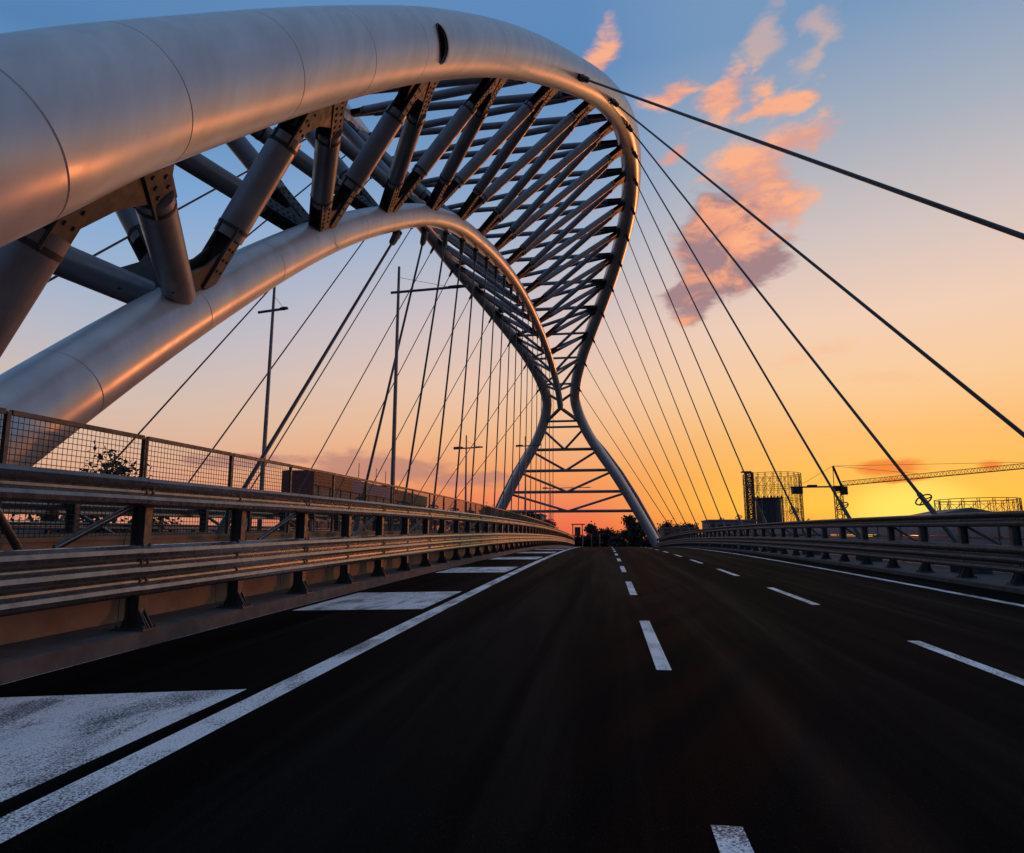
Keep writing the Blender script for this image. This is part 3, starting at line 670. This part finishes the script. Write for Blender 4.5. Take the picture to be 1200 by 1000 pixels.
# buildings
def building(x0, x1, y0, y1, h, mat, label, rows, cols, roof=0.0, name='building'):
    root = thing(name, ((x0 + x1) / 2, (y0 + y1) / 2, GZ), label, 'building'); bpy.context.view_layer.update()
    MB().box(x0, x1, y0, y1, GZ - .2, GZ + h).build('wall', mat, root)
    mb = MB()
    if roof: mb.prism([((x0 + x1) / 2, y0 - .5, GZ + h + roof), (x0 - .6, y0 - .5, GZ + h), (x1 + .6, y0 - .5, GZ + h)], (0, 0.01, 0)); mb.v = [(v[0], v[1] if i < 3 else y1 + .5, v[2]) for i, v in enumerate(mb.v)]
    else: mb.box(x0 - .3, x1 + .3, y0 - .3, y1 + .3, GZ + h, GZ + h + .5)
    mb.build('roof', 'grey', root)
    wme = MB().box(-.7, .7, -.06, .1, -.8, .8).mesh('window'); fme = MB().box(-.85, .85, -.04, .12, -.95, -.82).mesh('sill')
    for r_ in range(rows):
        for c_ in range(cols):
            x = x0 + (x1 - x0) * (c_ + .5) / cols; z = GZ + h - 1.8 - 3.1 * r_
            mt = Matrix.Translation((x, y0, z)); w = link('window', wme, 'glass', root, mt)
            if rows * cols < 40: link('sill', fme, 'conc', w, mt)
    return root
building(17, 27, 205, 222, 14.2, 'brick', 'small ochre building next to the dark trees beyond the arch leg', 3, 5)
building(33, 48, 225, 240, 17.0, 'grey', 'dark flat-roofed block right of the ochre building beyond the legs', 3, 6)
building(-42, -22, 232, 250, 19.5, 'grey', 'grey apartment block seen between the splayed legs at the fence end', 4, 9)
building(-66, -54, 190, 205, 18.0, 'grey', 'dark block beyond the opposite carriageway next to the splayed leg', 3, 5)
building(-100, -74, 210, 225, 16.5, 'brick', 'long low ochre block beyond the opposite carriageway', 3, 10, 2.5)
building(108, 152, 262, 290, 18.0, 'brick', 'long low-pitched industrial shed beyond the crane', 2, 14, 4.5)
building(50, 92, 300, 320, 17.0, 'grey', 'wide flat grey block behind the crane mast', 2, 12)

# warehouse with coloured fascia beyond the opposite carriageway
root = thing('warehouse', (-63, 175, GZ), 'big grey warehouse with red and blue fascia bands beyond the opposite carriageway', 'warehouse'); bpy.context.view_layer.update()
wx0, wx1, wy0, wy1, wt = -66.5, -60.0, 131.0, 220.0, 15.8
MB().box(wx0, wx1, wy0, wy1, GZ - .2, wt - 3.0).build('wall', 'cgrey', root)
fcol = [('cred', 131, 152), ('cblue', 152, 172), ('cblue', 172, 184), ('cred', 184, 204), ('cgrey', 204, 220)]
for c_, a, b_ in fcol:
    MB().box(wx1 - .1, wx1 + .35, a + .05, b_ - .05, wt - 3.05, wt).build('fascia_panel', c_, root)
MB().box(wx0 - .2, wx1 + .34, wy0 - .35, wy0 + .1, GZ, wt + .02).build('end_wall', 'cred', root)
MB().box(wx0, wx1 - .12, wy0 + .1, wy1, wt - 3.0, wt - .3).build('roof', 'grey', root)
for y in range(134, 220, 6): MB().box(wx1, wx1 + .18, y - .12, y + .12, GZ, wt - 3.1).build('pilaster', 'grey', root)
for y, l in ((155, 6), (181, 5)): MB().box(wx0 + 1, wx1 - 1, y, y + l, wt - .3, wt + .9).build('rooftop_unit', 'galvd', root)
for y in (162, 175, 183): MB().tube([(wx1 - 2, y, wt - .3), (wx1 - 2, y, wt + 5)], .1, 5).build('mast', 'wire', root)

# ------------------------------------------------------------------ trees
def tree(x, y, h, w, label, z0=GZ, leaves=2600, ls=.55, mat='leaf', seed=0, clumps=22, group=None, trunk=.3, sparse=False):
    rnd = random.Random(seed + 11); root = thing('tree', (x, y, z0), label, 'tree', group); bpy.context.view_layer.update()
    mb = MB(); tr = .022 * h + .08
    mb.tube([(x, y, z0 - .3), (x + rnd.uniform(-.2, .2), y, z0 + h * .3), (x + rnd.uniform(-.4, .4), y + .2, z0 + h * .62), (x + .2, y, z0 + h * .88)], [tr * 1.3, tr, tr * .6, tr * .2], 8)
    cl = []
    for i in range(clumps):
        a = rnd.uniform(0, 6.283); t = rnd.random(); hz = trunk + (1 - trunk) * (t ** .8)
        env = math.sin(min(1, (hz - trunk) / (1 - trunk) * .86 + .16) * math.pi) ** .6
        r_ = w * .5 * env * rnd.uniform(.35, 1.0); c_ = Vector((x + math.cos(a) * r_, y + math.sin(a) * r_, z0 + h * hz * rnd.uniform(.94, 1.03)))
        cl.append((c_, w * rnd.uniform(.10, .21) * (.75 if sparse else 1)))
        b0 = Vector((x, y, z0 + h * max(.2, hz - .3 * rnd.random() - .1))); mid_ = (b0 + c_) / 2 + Vector((0, 0, .04 * h))
        mb.tube([b0, mid_, c_], [tr * .4, tr * .25, tr * .08], 5, caps=False)
    mb.build('trunk', 'bark', root)
    lv = MB()
    for i in range(leaves):
        c_, r_ = rnd.choice(cl); d = Vector((rnd.gauss(0, 1), rnd.gauss(0, 1), rnd.gauss(0, .75)))
        p_ = c_ + d * r_ * .55
        u = Vector((rnd.gauss(0, 1), rnd.gauss(0, 1), rnd.gauss(0, 1))).normalized(); v_ = u.cross(Vector((rnd.gauss(0, 1), rnd.gauss(0, 1), rnd.gauss(0, 1)))).normalized()
        k = ls * rnd.uniform(.5, 1.2)
        lv.add([p_ - u * k * .5, p_ + v_ * k * .28, p_ + u * k * .5, p_ - v_ * k * .28], [(0, 1, 2, 3)])
    lv.build('crown', mat, root, kind='stuff')
def ydist(px, Y): return (px - 710) / 780 * Y
spec = [(680, 236, 12.6, 9), (694, 232, 15.0, 10), (709, 220, 14.2, 9), (722, 226, 13.2, 9), (737, 205, 16.6, 10), (750, 212, 15.0, 9), (766, 228, 12.6, 10), (778, 236, 15.4, 11), (790, 240, 15.2, 10), (803, 248, 15.8, 9)]
for i, (px, Y, h, w) in enumerate(spec):
    tree(ydist(px, Y), Y, h, w, 'dark leafy tree in the row beyond the road crest, %s counting from the fence end' % ORD[i], seed=i, mat='leaf' if i % 2 else 'leaf2', group='trees beyond the road crest', leaves=5200, ls=1.0)
spec = [(558, 170, 17.5, 9), (572, 176, 18.6, 10), (588, 182, 18.4, 11), (606, 190, 18.2, 10), (622, 196, 17.8, 12), (640, 204, 16.5, 10)]
for i, (px, Y, h, w) in enumerate(spec):
    tree(ydist(px, Y), Y, h, w, 'dark leafy tree beyond the foot of the leg towards the warehouse, %s from that warehouse' % ORD[i], seed=40 + i, mat='leaf2', group='trees behind the leg', leaves=4200, ls=1.0)
spec = [(930, 300, 17.5, 12), (1010, 290, 16.0, 9), (918, 310, 17.0, 10), (945, 296, 16.6, 10)]
for i, (px, Y, h, w) in enumerate(spec):
    tree(ydist(px, Y), Y, h, w, 'dark low tree beyond the edge screen near the crane mast, %s in that clump' % ORD[i], seed=80 + i, mat='leaf2', group='trees near the crane', leaves=3500, ls=1.0)
tree(-29.4, 36.0, 15.2, 8.0, 'bushy topped tree seen through the mesh fence beside the lower arch tube', seed=131, leaves=2600, ls=.34, clumps=26, sparse=True, trunk=.62)
tree(-33.0, 36.5, 14.0, 7.5, 'lower leafy tree seen through the mesh fence under the arch tube', seed=137, leaves=1800, ls=.34, clumps=20, sparse=True, trunk=.6)
tree(-29.0, 39.0, 14.2, 7.5, 'small leafy tree next to the bushy one behind the fence post', seed=139, leaves=1800, ls=.34, clumps=20, sparse=True, trunk=.6)
# gantry and sign posts at the far end of the road
root = thing('sign_gantry', (-5.2, 150, dz(150)), 'small grey frame gantry beside the far end of the median', 'gantry'); bpy.context.view_layer.update()
for x in (-7.3, -5.2): MB().tube([(x, 150, dz(150) - .2), (x, 150, dz(150) + 5.6)], .12, 8).build('leg', 'pole', root)
MB().bar((-7.6, 150, dz(150) + 5.6), (-4.6, 150, dz(150) + 5.6), .2, .25).build('beam', 'pole', root)
MB().box(-6.9, -5.6, 149.85, 149.97, dz(150) + 3.0, dz(150) + 5.0).build('sign_plate', 'galvd', root)
for x, lab in ((-3.3, 'first'), (-1.5, 'second')):
    root = thing('road_post', (x, 152, dz(152)), 'thin pale post beyond the road crest, %s from the sign gantry' % lab, 'post'); bpy.context.view_layer.update()
    MB().tube([(x, 152, dz(152) - .2), (x, 152, dz(152) + 3.4)], .1, 8).build('shaft', 'galv', root); MB().tube([(x, 152, dz(152) + 3.4), (x, 152, dz(152) + 3.55)], [.14, .1], 8).build('cap', 'galvd', root)
